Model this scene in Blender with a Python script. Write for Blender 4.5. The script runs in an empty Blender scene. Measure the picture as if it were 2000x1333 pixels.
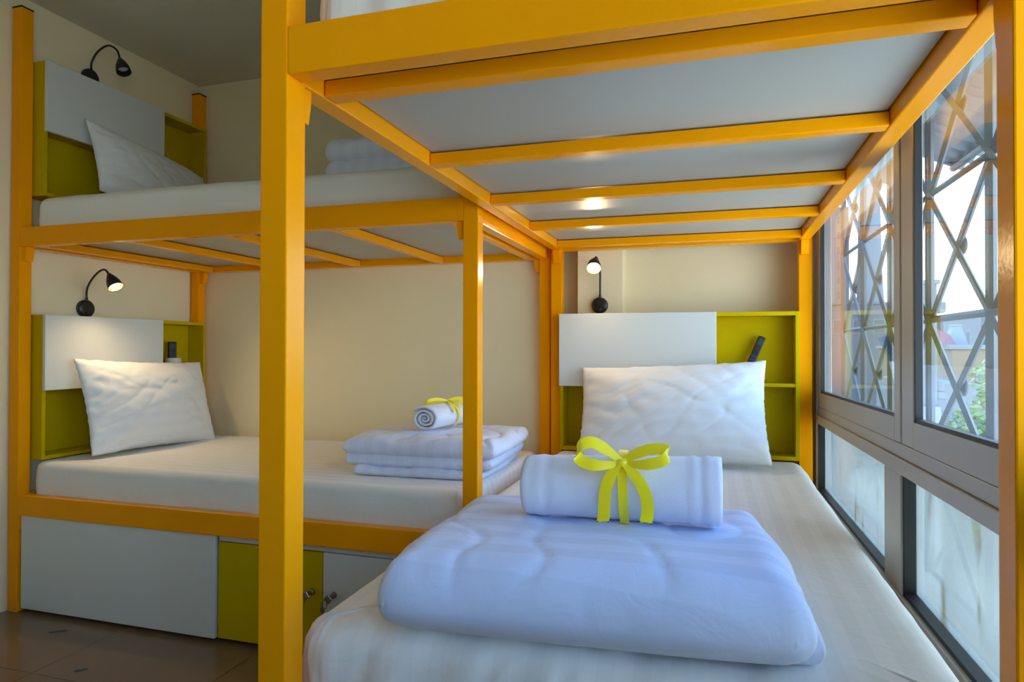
import bpy, bmesh, math, random
from mathutils import Vector, Matrix, noise
SC = bpy.context.scene
COL = SC.collection
random.seed(7)
PI = math.pi

# ------------------------------------------------------------------ camera
F_PX, YAW, PITCH, ROLL, EYE = 1285.9, math.radians(16.967), math.radians(.538), math.radians(.098), 1.061
cy, sy, cp, sp, cr, sr = math.cos(YAW), math.sin(YAW), math.cos(PITCH), math.sin(PITCH), math.cos(ROLL), math.sin(ROLL)
v_r, v_d, v_u = Vector((cy, sy, 0)), Vector((-sy, cy, 0)), Vector((0, 0, 1))
fwd = v_d*cp + v_u*sp
up0 = v_u*cp - v_d*sp
right = v_r*cr + up0*sr
up = up0*cr - v_r*sr
cam_d = bpy.data.cameras.new('camera')
cam_d.sensor_width = 36.0
cam_d.lens = F_PX/2000*36
cam_d.clip_start = .02
cam_d.clip_end = 3000
cam = bpy.data.objects.new('camera', cam_d)
M = Matrix.Identity(4)
for i in range(3):
    M[i][0], M[i][1], M[i][2] = right[i], up[i], -fwd[i]
M[2][3] = EYE
cam.matrix_world = M
COL.objects.link(cam)
SC.camera = cam

# ------------------------------------------------------------------ sky, exposure
SC.view_settings.view_transform = 'Standard'
SC.view_settings.look = 'None'
SC.view_settings.gamma = 1
SC.view_settings.exposure = 0.66
SC.view_settings.use_curve_mapping = False
world = bpy.data.worlds.new('sky')
SC.world = world
world.use_nodes = True
wn = world.node_tree
bg = wn.nodes['Background']
tc = wn.nodes.new('ShaderNodeTexCoord')
sep = wn.nodes.new('ShaderNodeSeparateXYZ')
wn.links.new(tc.outputs['Generated'], sep.inputs[0])
ramp = wn.nodes.new('ShaderNodeValToRGB')
_r = ramp.color_ramp.elements
_r[0].position = 0.0; _r[0].color = (.76, .87, 1.0, 1)
_r[1].position = .70; _r[1].color = (.16, .40, 1.0, 1)
for _p, _c in ((.12, (.62, .79, 1.0, 1)), (.32, (.40, .63, 1.0, 1))):
    _n = _r.new(_p); _n.color = _c
wn.links.new(sep.outputs[2], ramp.inputs[0])
wn.links.new(ramp.outputs[0], bg.inputs[0])
SKY = 6.0
bg.inputs[1].default_value = SKY
SC.cycles.use_denoising = True
SC.cycles.max_bounces = 12
SC.cycles.diffuse_bounces = 8
SC.cycles.glossy_bounces = 5
SC.cycles.transmission_bounces = 8
SC.cycles.transparent_max_bounces = 24
SC.cycles.sample_clamp_indirect = 6.0
SC.cycles.caustics_reflective = False
SC.cycles.caustics_refractive = True
LAMP_W = 3.0          # each lit reading lamp

# ------------------------------------------------------------------ materials
def new_mat(name):
    m = bpy.data.materials.new(name)
    m.use_nodes = True
    return m, m.node_tree, m.node_tree.nodes['Principled BSDF']

def mat(name, col, rough=.5, var=0.0, vscale=8, bump=0.0, bscale=60, metal=0, spec=.5, detail=3, sheen=0, coat=0, tint=None):
    m, t, b = new_mat(name)
    b.inputs['Base Color'].default_value = (*col, 1)
    b.inputs['Roughness'].default_value = rough
    b.inputs['Metallic'].default_value = metal
    b.inputs['Specular IOR Level'].default_value = spec
    if tint:
        b.inputs['Specular Tint'].default_value = (*tint, 1)
        b.inputs['IOR'].default_value = 1.27
    b.inputs['Sheen Weight'].default_value = sheen
    b.inputs['Coat Weight'].default_value = coat
    if coat: b.inputs['Coat Roughness'].default_value = .08
    co = t.nodes.new('ShaderNodeTexCoord')
    if var:
        n = t.nodes.new('ShaderNodeTexNoise')
        n.inputs['Scale'].default_value = vscale
        n.inputs['Detail'].default_value = 5
        t.links.new(co.outputs['Object'], n.inputs['Vector'])
        mx = t.nodes.new('ShaderNodeMix')
        mx.data_type = 'RGBA'
        mx.inputs[6].default_value = (*[max(0, c*(1-var)) for c in col], 1)
        mx.inputs[7].default_value = (*[min(1, c*(1+var)) for c in col], 1)
        t.links.new(n.outputs['Fac'], mx.inputs[0])
        t.links.new(mx.outputs[2], b.inputs['Base Color'])
    if bump:
        n2 = t.nodes.new('ShaderNodeTexNoise')
        n2.inputs['Scale'].default_value = bscale
        n2.inputs['Detail'].default_value = detail
        t.links.new(co.outputs['Object'], n2.inputs['Vector'])
        bp = t.nodes.new('ShaderNodeBump')
        bp.inputs['Strength'].default_value = bump
        bp.inputs['Distance'].default_value = .01
        t.links.new(n2.outputs['Fac'], bp.inputs['Height'])
        t.links.new(bp.outputs[0], b.inputs['Normal'])
    return m

def cloth(name, axis, period=.05, col=(.80, .80, .80), tone=.06, rough=.75, bump=.25, fine=0):
    """white satin-stripe cotton: stripes alternate in gloss and slightly in tone along one object axis"""
    m, t, b = new_mat(name)
    co = t.nodes.new('ShaderNodeTexCoord')
    se = t.nodes.new('ShaderNodeSeparateXYZ')
    t.links.new(co.outputs['Object'], se.inputs[0])
    d = t.nodes.new('ShaderNodeMath'); d.operation = 'DIVIDE'
    d.inputs[1].default_value = period
    t.links.new(se.outputs[axis], d.inputs[0])
    fr = t.nodes.new('ShaderNodeMath'); fr.operation = 'FRACT'
    t.links.new(d.outputs[0], fr.inputs[0])
    rp = t.nodes.new('ShaderNodeValToRGB')
    e = rp.color_ramp.elements
    e[0].position = .46; e[0].color = (0, 0, 0, 1)
    e[1].position = .5; e[1].color = (1, 1, 1, 1)
    e2 = rp.color_ramp.elements.new(.96); e2.color = (1, 1, 1, 1)
    e3 = rp.color_ramp.elements.new(1.0); e3.color = (0, 0, 0, 1)
    t.links.new(fr.outputs[0], rp.inputs[0])
    mx = t.nodes.new('ShaderNodeMix'); mx.data_type = 'RGBA'
    mx.inputs[6].default_value = (*[c*(1-tone) for c in col], 1)
    mx.inputs[7].default_value = (*[min(1, c*(1+tone)) for c in col], 1)
    t.links.new(rp.outputs[0], mx.inputs[0])
    t.links.new(mx.outputs[2], b.inputs['Base Color'])
    mr = t.nodes.new('ShaderNodeMapRange')
    mr.inputs[3].default_value = rough
    mr.inputs[4].default_value = rough-.2
    t.links.new(rp.outputs[0], mr.inputs[0])
    t.links.new(mr.outputs[0], b.inputs['Roughness'])
    b.inputs['Specular IOR Level'].default_value = .3
    b.inputs['Sheen Weight'].default_value = .15
    n2 = t.nodes.new('ShaderNodeTexNoise')
    n2.inputs['Scale'].default_value = 14
    n2.inputs['Detail'].default_value = 4
    n2.inputs['Distortion'].default_value = .6
    t.links.new(co.outputs['Object'], n2.inputs['Vector'])
    bp = t.nodes.new('ShaderNodeBump')
    bp.inputs['Strength'].default_value = bump
    bp.inputs['Distance'].default_value = .012
    t.links.new(n2.outputs['Fac'], bp.inputs['Height'])
    t.links.new(bp.outputs[0], b.inputs['Normal'])
    return m

def emit(name, col, s):
    m = bpy.data.materials.new(name); m.use_nodes = True
    t = m.node_tree
    t.nodes.remove(t.nodes['Principled BSDF'])
    e = t.nodes.new('ShaderNodeEmission')
    e.inputs[0].default_value = (*col, 1); e.inputs[1].default_value = s
    t.links.new(e.outputs[0], t.nodes['Material Output'].inputs[0])
    return m

def clear_glass(name, tint=(.95, .985, .975)):
    m = bpy.data.materials.new(name); m.use_nodes = True
    t = m.node_tree
    t.nodes.remove(t.nodes['Principled BSDF'])
    tr = t.nodes.new('ShaderNodeBsdfTransparent'); tr.inputs[0].default_value = (*tint, 1)
    gl = t.nodes.new('ShaderNodeBsdfGlossy'); gl.inputs['Roughness'].default_value = .01
    fr = t.nodes.new('ShaderNodeFresnel'); fr.inputs[0].default_value = 1.5
    ge = t.nodes.new('ShaderNodeNewGeometry')
    mr = t.nodes.new('ShaderNodeMapRange')          # same reflectance from both faces of the pane
    mr.inputs[3].default_value = 1.5; mr.inputs[4].default_value = 1/1.5
    t.links.new(ge.outputs['Backfacing'], mr.inputs[0]); t.links.new(mr.outputs[0], fr.inputs[0])
    mx = t.nodes.new('ShaderNodeMixShader')
    t.links.new(fr.outputs[0], mx.inputs[0])
    t.links.new(tr.outputs[0], mx.inputs[1])
    t.links.new(gl.outputs[0], mx.inputs[2])
    t.links.new(mx.outputs[0], t.nodes['Material Output'].inputs[0])
    return m

def frosted(name):
    m = bpy.data.materials.new(name); m.use_nodes = True
    t = m.node_tree
    t.nodes.remove(t.nodes['Principled BSDF'])
    rf = t.nodes.new('ShaderNodeBsdfRefraction')
    rf.inputs['Roughness'].default_value = .03; rf.inputs['IOR'].default_value = 1.2
    rf.inputs['Color'].default_value = (.80, .80, .72, 1)
    tl = t.nodes.new('ShaderNodeBsdfTranslucent'); tl.inputs[0].default_value = (.55, .60, .57, 1)
    co = t.nodes.new('ShaderNodeTexCoord')
    mp = t.nodes.new('ShaderNodeMapping'); mp.inputs['Scale'].default_value = (1, 7, 2.0)
    n = t.nodes.new('ShaderNodeTexNoise'); n.inputs['Scale'].default_value = 2.6; n.inputs['Detail'].default_value = 4
    t.links.new(co.outputs['Object'], mp.inputs[0]); t.links.new(mp.outputs[0], n.inputs['Vector'])
    rp = t.nodes.new('ShaderNodeValToRGB')
    rp.color_ramp.elements[0].position = .60; rp.color_ramp.elements[0].color = (.55, .60, .57, 1)
    rp.color_ramp.elements[1].position = .70; rp.color_ramp.elements[1].color = (.30, .24, .13, 1)
    t.links.new(n.outputs['Fac'], rp.inputs[0]); t.links.new(rp.outputs[0], tl.inputs[0])
    mx = t.nodes.new('ShaderNodeMixShader'); mx.inputs[0].default_value = .30
    t.links.new(rf.outputs[0], mx.inputs[1]); t.links.new(tl.outputs[0], mx.inputs[2])
    gl = t.nodes.new('ShaderNodeBsdfGlossy'); gl.inputs['Roughness'].default_value = .12
    fr = t.nodes.new('ShaderNodeFresnel'); fr.inputs[0].default_value = 1.45
    m2 = t.nodes.new('ShaderNodeMixShader')
    sc = t.nodes.new('ShaderNodeMath'); sc.operation = 'MULTIPLY'; sc.inputs[1].default_value = .6
    t.links.new(fr.outputs[0], sc.inputs[0]); t.links.new(sc.outputs[0], m2.inputs[0])
    t.links.new(mx.outputs[0], m2.inputs[1]); t.links.new(gl.outputs[0], m2.inputs[2])
    t.links.new(m2.outputs[0], t.nodes['Material Output'].inputs[0])
    return m

YEL = mat('yellow gloss paint', (.92, .345, .002), .22, var=.05, vscale=5, bump=.03, bscale=90, spec=.6, tint=(1, .62, .10))
OLV = mat('olive yellow laminate', (.52, .37, .002), .42, var=.04, vscale=6, spec=.25, tint=(1, .85, .15))
WHT = mat('white laminate', (.64, .655, .62), .3, var=.02, vscale=4)
DECK = mat('pale grey deck board', (.41, .415, .37), .42, var=.03, vscale=3)
WALL = mat('cream wall paint', (.84, .73, .47), .75, var=.03, vscale=2.5, bump=.08, bscale=120)
CEIL = mat('off-white ceiling paint', (.66, .63, .52), .85, var=.03, vscale=2)
TILE = mat('glossy beige floor tile', (.19, .118, .068), .18, var=.12, vscale=3.5, bump=.03, bscale=5)
GROUT = mat('grey brown grout', (.20, .15, .11), .8)
BLACK = mat('black plastic', (.012, .012, .013), .38, bump=.05, bscale=200)
CAPM = mat('black rubber cap', (.02, .012, .01), .6)
ALU = mat('grey white aluminium', (.42, .405, .38), .35, var=.04, vscale=6)
GASK = mat('black rubber gasket', (.008, .009, .009), .5)
GLASS = clear_glass('clear window glass')
FROST = frosted('frosted window glass')
RIB = mat('lemon satin ribbon', (1.0, .80, .002), .32, var=.08, vscale=30, sheen=.3)
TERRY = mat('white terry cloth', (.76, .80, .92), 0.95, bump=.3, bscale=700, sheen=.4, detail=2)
SHEET_Y = cloth('white striped sheet lengthwise', 0, .052, col=(.79, .77, .71), tone=.022)
SHEET_X = cloth('white striped sheet crosswise', 1, .052, col=(.79, .77, .71), tone=.022)
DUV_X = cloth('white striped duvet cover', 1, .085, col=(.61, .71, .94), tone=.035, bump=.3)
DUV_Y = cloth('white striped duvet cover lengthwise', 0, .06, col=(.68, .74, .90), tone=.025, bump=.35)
PILC = cloth('white pillowcase', 2, .05, col=(.74, .75, .74), tone=.012, bump=.2)
METAL = mat('dark nickel', (.30, .26, .22), .3, metal=1)
STEEL = mat('grey painted steel bar', (.055, .07, .08), .55, var=.15, vscale=12)
CONC = mat('weathered pale concrete', (.12, .125, .125), .9, var=.35, vscale=2.2, bump=.4, bscale=9)
BEIG = mat('stained beige render', (.21, .14, .075), .9, var=.25, vscale=.9)
WREN = mat('white render', (.17, .16, .15), .9, var=.15, vscale=1)
GREYR = mat('grey flat roof', (.12, .12, .125), .9, var=.2, vscale=.6)
REDR = mat('red roof sheet', (.22, .06, .05), .8, var=.2, vscale=2)
PALEM = mat('pale painted metal', (.16, .175, .18), .6, var=.1, vscale=2)
DARKW = mat('dark window opening', (.05, .06, .07), .3)
LEAF = mat('mixed green leaves', (.10, .17, .035), .6, var=.45, vscale=1.4)  # the leaves' own green, mottled by noise
LEAF2 = mat('yellow green leaves', (.20, .24, .06), .6, var=.4, vscale=1.8)
BARK = mat('grey bark', (.08, .065, .05), .9)
AWN = mat('blue grey corrugated sheet', (.12, .15, .18), .5, var=.15, vscale=5)
TEAL = mat('pale teal sheet cladding', (.15, .185, .19), .6, var=.08, vscale=1)
SOIL = mat('street ground', (.12, .12, .12), .9, var=.2, vscale=.2)
BULB_ON = emit('lit warm lens', (1.0, .78, .42), 14)
BULB_OFF = mat('pale lamp lens', (.55, .55, .52), .2)
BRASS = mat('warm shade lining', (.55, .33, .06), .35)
REMB = mat('blue black rubber keys', (.02, .05, .14), .4)
TEALD = mat('dark teal display', (.02, .06, .08), .2)
GREEND = emit('small green led', (.2, 1, .4), .6)
SCUFF = mat('dark scuff', (.02, .014, .012), .2)

# ------------------------------------------------------------------ helpers
def mesh_from(name, verts, faces, smooth=False):
    me = bpy.data.meshes.new(name)
    me.from_pydata([tuple(v) for v in verts], [], faces)
    me.update()
    if smooth:
        for p in me.polygons: p.use_smooth = True
    return me

def wpos(o):
    p = Vector((0, 0, 0))
    while o is not None:
        p += o.location; o = o.parent
    return p

def obj(name, me, m, parent=None, loc=None):
    """verts are given in world coordinates; loc becomes the origin"""
    loc = Vector(loc) if loc is not None else (wpos(parent) if parent else Vector((0, 0, 0)))
    for v in me.vertices: v.co -= loc
    o = bpy.data.objects.new(name, me)
    if m: me.materials.append(m)
    COL.objects.link(o)
    if parent:
        o.parent = parent
        o.location = loc-wpos(parent)
    else:
        o.location = loc
    return o

def thing(name, loc, label, cat, group=None):
    o = bpy.data.objects.new(name, None)
    o.empty_display_size = .05
    o.location = loc
    COL.objects.link(o)
    o['label'] = label; o['category'] = cat
    if group: o['group'] = group
    return o

def tag(o, label, cat, group=None, kind=None):
    o['label'] = label; o['category'] = cat
    if group: o['group'] = group
    if kind: o['kind'] = kind
    return o

def struct(o, label=None):
    o['kind'] = 'structure'
    if label: o['label'] = label
    return o

def bm_box(bm, x0, x1, y0, y1, z0, z1, bev=0, seg=1, fn=None):
    vs = [bm.verts.new((x, y, z)) for x in (x0, x1) for y in (y0, y1) for z in (z0, z1)]
    fs = [(0, 1, 3, 2), (4, 6, 7, 5), (0, 4, 5, 1), (2, 3, 7, 6), (0, 2, 6, 4), (1, 5, 7, 3)]
    faces = [bm.faces.new([vs[i] for i in f]) for f in fs]
    if bev:
        es = list({e for f in faces for e in f.edges})
        r = bmesh.ops.bevel(bm, geom=es, offset=bev, segments=seg, affect='EDGES', profile=.5)
    if fn:
        for v in bm.verts: v.co = fn(v.co)

def box(name, x0, x1, y0, y1, z0, z1, m, parent=None, bev=.002, seg=2, fn=None, loc=None):
    bm = bmesh.new()
    bm_box(bm, x0, x1, y0, y1, z0, z1, bev, seg, fn)
    me = bpy.data.meshes.new(name)
    bm.normal_update()
    bm.to_mesh(me); bm.free()
    return obj(name, me, m, parent, loc)

def boxes(name, lst, m, parent=None, bev=.002, loc=None):
    bm = bmesh.new()
    for b in lst: bm_box(bm, *b, bev, 1)
    me = bpy.data.meshes.new(name)
    bm.normal_update(); bm.to_mesh(me); bm.free()
    return obj(name, me, m, parent, loc)

def frame_of(d):
    d = d.normalized()
    a = Vector((0, 0, 1)) if abs(d.z) < .9 else Vector((1, 0, 0))
    s = d.cross(a).normalized()
    return s, s.cross(d).normalized()

def tube(path, rads, n=12, cap=True):
    """swept circular tube; rads one number or one per point"""
    path = [Vector(p) for p in path]
    if not hasattr(rads, '__len__'): rads = [rads]*len(path)
    V, Fc = [], []
    s0 = None
    for i, p in enumerate(path):
        d = path[min(i+1, len(path)-1)]-path[max(i-1, 0)]
        d.normalize()
        if s0 is None: s, u = frame_of(d)
        else:
            s = (s0-d*s0.dot(d)).normalized(); u = s.cross(d).normalized()
        s0 = s
        for k in range(n):
            a = 2*PI*k/n
            V.append(p+(s*math.cos(a)+u*math.sin(a))*rads[i])
    for i in range(len(path)-1):
        for k in range(n):
            Fc.append((i*n+k, i*n+(k+1) % n, (i+1)*n+(k+1) % n, (i+1)*n+k))
    if cap:
        Fc.append(tuple(range(n))[::-1])
        Fc.append(tuple((len(path)-1)*n+k for k in range(n)))
    return V, Fc

def lathe(profile, origin, axis, n=24, cap=True):
    """profile of (distance along axis, radius)"""
    axis = Vector(axis).normalized()
    s, u = frame_of(axis)
    V, Fc = [], []
    for t, r in profile:
        for k in range(n):
            a = 2*PI*k/n
            V.append(Vector(origin)+axis*t+(s*math.cos(a)+u*math.sin(a))*r)
    for i in range(len(profile)-1):
        for k in range(n):
            Fc.append((i*n+k, (i+1)*n+k, (i+1)*n+(k+1) % n, i*n+(k+1) % n))
    if cap:
        Fc.append(tuple(range(n)))
        Fc.append(tuple((len(profile)-1)*n+k for k in range(n))[::-1])
    return V, Fc

def catmull(pts, sub=8):
    pts = [Vector(p) for p in pts]
    out = []
    P = [pts[0]*2-pts[1]]+pts+[pts[-1]*2-pts[-2]]
    for i in range(1, len(P)-2):
        for k in range(sub):
            t = k/sub
            a, b, c, d = P[i-1], P[i], P[i+1], P[i+2]
            out.append(.5*((2*b)+(c-a)*t+(2*a-5*b+4*c-d)*t*t+(3*b-a-3*c+d)*t**3))
    out.append(pts[-1])
    return out

def fix_normals(me):
    bm = bmesh.new(); bm.from_mesh(me)
    bmesh.ops.recalc_face_normals(bm, faces=bm.faces)
    bm.to_mesh(me); bm.free()

def smooth_mesh(name, V, Fc, m, parent=None, loc=None, fix=True):
    me = mesh_from(name, V, Fc, True)
    if fix: fix_normals(me)
    return obj(name, me, m, parent, loc)

def nz(x, y, z, s): return noise.noise(Vector((x*s, y*s, z*s)))

# ------------------------------------------------------------------ the room
XW, YW, ZC, XR, YF = -2.7135, 2.96, 2.497, .395, -2.3
TH = .12
fl = struct(box('floor', XW-TH, XR+TH+.1, YF-TH, YW+TH+.085, -.12, -.004, GROUT, bev=0))
tile_me = None
ti = 0
T, G = .6, .0022
nx0 = XW+.02
for i in range(6):
    for j in range(9):
        x0, y0 = nx0+i*T-.02, 1.60-(j-2)*T
        x1, y1 = min(x0+T-G, XR), min(y0+T-G, YW)
        y0 = max(y0, YF)
        if x1-x0 < .03 or y1-y0 < .03: continue
        box('tile', x0, x1, y0, y1, -.004, 0.0, TILE, fl, bev=.0008, seg=1)
struct(box('ceiling', XW-TH, XR+TH, YF-TH, YW+TH+.085, ZC, ZC+.12, CEIL, bev=0))
struct(box('wall_left', XW-TH, XW, YF-TH, YW+TH+.085, 0, ZC, WALL, bev=0))
YR = 3.045     # the wall steps back behind the window bunk
struct(boxes('wall_back', [(XW, -.70, YW, YR+TH, 0, ZC), (-.70, XR+.06, YR, YR+TH, 0, ZC)], WALL, bev=0))
struct(box('wall_front', XW, XR+.06, YF-TH, YF, 0, ZC, WALL, bev=0))
struct(box('trim_1', -.585, -.381, 2.931, YR+.01, 0, ZC, WALL, bev=.002), 'shallow cream pilaster on the back wall')
WT, WB = 1.80, .44     # window head and sill
struct(boxes('wall_right', [(XR, XR+.07, .16, YR, 0, WB), (XR, XR+.07, .16, YR, WT, ZC), (XR, XR+.07, 2.955, YR, WB, WT), (XR, XR+.07, YF, .16, 0, .765), (XR, XR+.07, YF, .16, 2.2, ZC),
                            (XR, XR+.07, YF, -1.3, .765, 2.2), (XR, XR+.07, .16, .36, WB, WT)], WALL, bev=0))

# ------------------------------------------------------------------ windows
def sl(c):   # this window band sits slightly out of level
    return Vector((c.x, c.y, c.z-.0165*(c.y-1.66)))
def window(name, ya, yb, joint, mull, WB=.44, WT=1.80, low=True):
    w = bpy.data.objects.new(name, None); w.location = (.42, (ya+yb)/2, WB); COL.objects.link(w); struct(w)
    B = lambda nm, x0, x1, y0, y1, z0, z1, m=ALU, par=w, bev=.003: box(nm, x0, x1, y0, y1, z0, z1, m, par, bev, 2, sl)
    B('jamb', .397, .455, yb-.06, yb, WB+.03, WT-.03)
    B('jamb', .397, .455, ya, ya+.06, WB+.03, WT-.03)
    B('window_head', .396, .456, ya+.0, yb, WT-.075, WT-.0)
    if low: B('sill_rail', .397, .455, ya+.06, yb-.06, WB+.0, .508)
    B('transom', .404, .452, ya+.06, yb-.06, .813, .845)
    B('transom_ledge', .398, .454, ya+.06, yb-.06, .778, .8125)
    if low: B('mullion', .400, .450, mull[0], mull[1], .508, .778)
    # opening sashes
    for (s0, s1, z0) in ((joint+.006, yb-.062, .846), (ya+.062, joint-.006, .846)):
        s = B('sash', .404, .424, s0, s0+.052 if s0 > joint else s0+.09, z0, WT-.077)
        st = .09 if s0 < joint else .052
        B('sash_rail', .404, .424, s0+(.052 if s0 > joint else .09), s1-st, z0, .902, par=s, bev=.0005)
        B('sash_rail', .404, .424, s0+(.052 if s0 > joint else .09), s1-st, WT-.13, WT-.077, par=s, bev=.0005)
        B('sash_stile', .404, .424, s1-st+.0, s1, z0, WT-.077, par=s)
        g0, g1, h0, h1 = s0+(.052 if s0 > joint else .09), s1-st, .902, WT-.13
        for q in ((g0, g0+.008, h0, h1), (g1-.008, g1, h0, h1), (g0, g1, h0, h0+.008), (g0, g1, h1-.008, h1)):
            B('gasket', .4065, .420, q[0], q[1], q[2], q[3], GASK, s, 0)
        B('pane', .414, .418, g0+.004, g1-.004, h0+.004, h1-.004, GLASS, s, 0)
    B('sash_joint', .412, .423, joint-.006, joint+.006, .850, WT-.080, GASK, bev=0)
    for (p0, p1) in ((mull[1], yb-.06), (ya+.06, mull[0])) if low else ():
        for q in ((p0, p0+.010, .508, .778), (p1-.010, p1, .508, .778), (p0, p1, .508, .518)):
            B('gasket', .405, .432, q[0], q[1], q[2], q[3], GASK, w, 0)
        B('frosted_pane', .428, .433, p0+.004, p1-.004, .512, .776, FROST, w, 0)
    return w
window('window_1', .36, 2.955, 1.672, (1.662, 1.808))
window('unseen_window', -1.3, .16, -.55, (-1.02, -.88), .74, 2.2, False)  # unseen window behind the camera, added and sized to light the near bed

# ------------------------------------------------------------------ bunk beds
PW = .05
def bunk(name, px, py, zpost, up_z, lo_z, along, label):
    """px = ((left x0,x1),(right x0,x1)), py = ((near y0,y1),(far y0,y1)); along 'y' : bars lie across x"""
    t = thing(name, ((px[0][0]+px[1][1])/2, (py[0][0]+py[1][1])/2, 0), label, 'bunk bed')
    for xa in px:
        for ya in py:
            p = box('post', xa[0], xa[1], ya[0], ya[1], .0, zpost-.006, YEL, t, .0025)
            box('post_cap', xa[0]-.001, xa[1]+.001, ya[0]-.001, ya[1]+.001, zpost-.006, zpost, CAPM, p, .001)
    xi0, xi1, yi0, yi1 = px[0][1], px[1][0], py[0][1], py[1][0]
    for (z0, z1, upper) in ((up_z[0], up_z[1], True), (lo_z[0], lo_z[1], False)):
        box('rail', xi0, xi1, py[0][0], py[0][0]+.04, z0, z1, YEL, t, .0025)
        box('rail', xi0, xi1, py[1][1]-.04, py[1][1], z0, z1, YEL, t, .0025)
        box('rail', xi0-.04, xi0, yi0, yi1, z0, z1, YEL, t, .0025)
        box('rail', xi1, xi1+.04, yi0, yi1, z0, z1, YEL, t, .0025)
        zb = z0
        for k in range(5):
            if along == 'y':
                y0 = py[0][0]+.102+.445*k
                box('crossbar', xi0+.0015, xi1-.0015, y0, y0+.037, zb+.0008, zb+.029, YEL, t, .002)
            else:
                x0 = px[0][0]+.10+.445*k
                box('crossbar', x0, x0+.037, py[0][0]+.0415, py[1][1]-.0415, zb+.0008, zb+.029, YEL, t, .002)
        box('deck_board', xi0+.004, xi1-.004, py[0][0]+.044, py[1][1]-.044, zb+.0328, zb+.046, DECK, t, .001)
        # hook brackets that carry the rails
        for xa, sx in ((px[0], 1), (px[1], -1)):
            for ya, syy in ((py[0], 1), (py[1], -1)):
                for kind in ((1,) if along == 'y' else (0,)):
                    if kind == 0:
                        xs = xa[1] if sx > 0 else xa[0]
                        yc = ya[0]+.025
                        V = []
                        for dy in (-.016, .016):
                            V += [(xs, yc+dy, z0-.0005), (xs+sx*.026, yc+dy, z0-.0005), (xs+sx*.026, yc+dy, z0-.02), (xs+sx*.019, yc+dy, z0-.058), (xs, yc+dy, z0-.058)]
                    else:
                        ysd = ya[1] if syy > 0 else ya[0]
                        xc = xa[0]+.025+sx*.004
                        V = []
                        for dx in (-.014, .014):
                            V += [(xc+dx, ysd, z0-.0005), (xc+dx, ysd+syy*.026, z0-.0005), (xc+dx, ysd+syy*.026, z0-.02), (xc+dx, ysd+syy*.019, z0-.058), (xc+dx, ysd, z0-.058)]
                    Fc = [(0, 1, 2, 3, 4), (9, 8, 7, 6, 5)]+[(i, (i+1) % 5, 5+(i+1) % 5, 5+i) for i in range(5)]
                    me = mesh_from('bracket', V, Fc); fix_normals(me)
                    obj('bracket', me, YEL, t)
    return t
AX, AY = ((-.694, -.644), (.331, .381)), ((.889, .939), (2.871, 2.921))
bunk('bunk_bed', AX, AY, 2.434, (1.493, 1.570), (.386, .467), 'y', 'yellow steel bunk bed standing along the window')
BX, BY = ((-2.704, -2.654), (-.755, -.705)), ((1.942, 1.992), (2.900, 2.950))
bunk('bunk_bed', BX, BY, 2.434, (1.461, 1.538), (.386, .467), 'x', 'yellow steel bunk bed standing along the plain back wall, with storage beneath')

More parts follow.
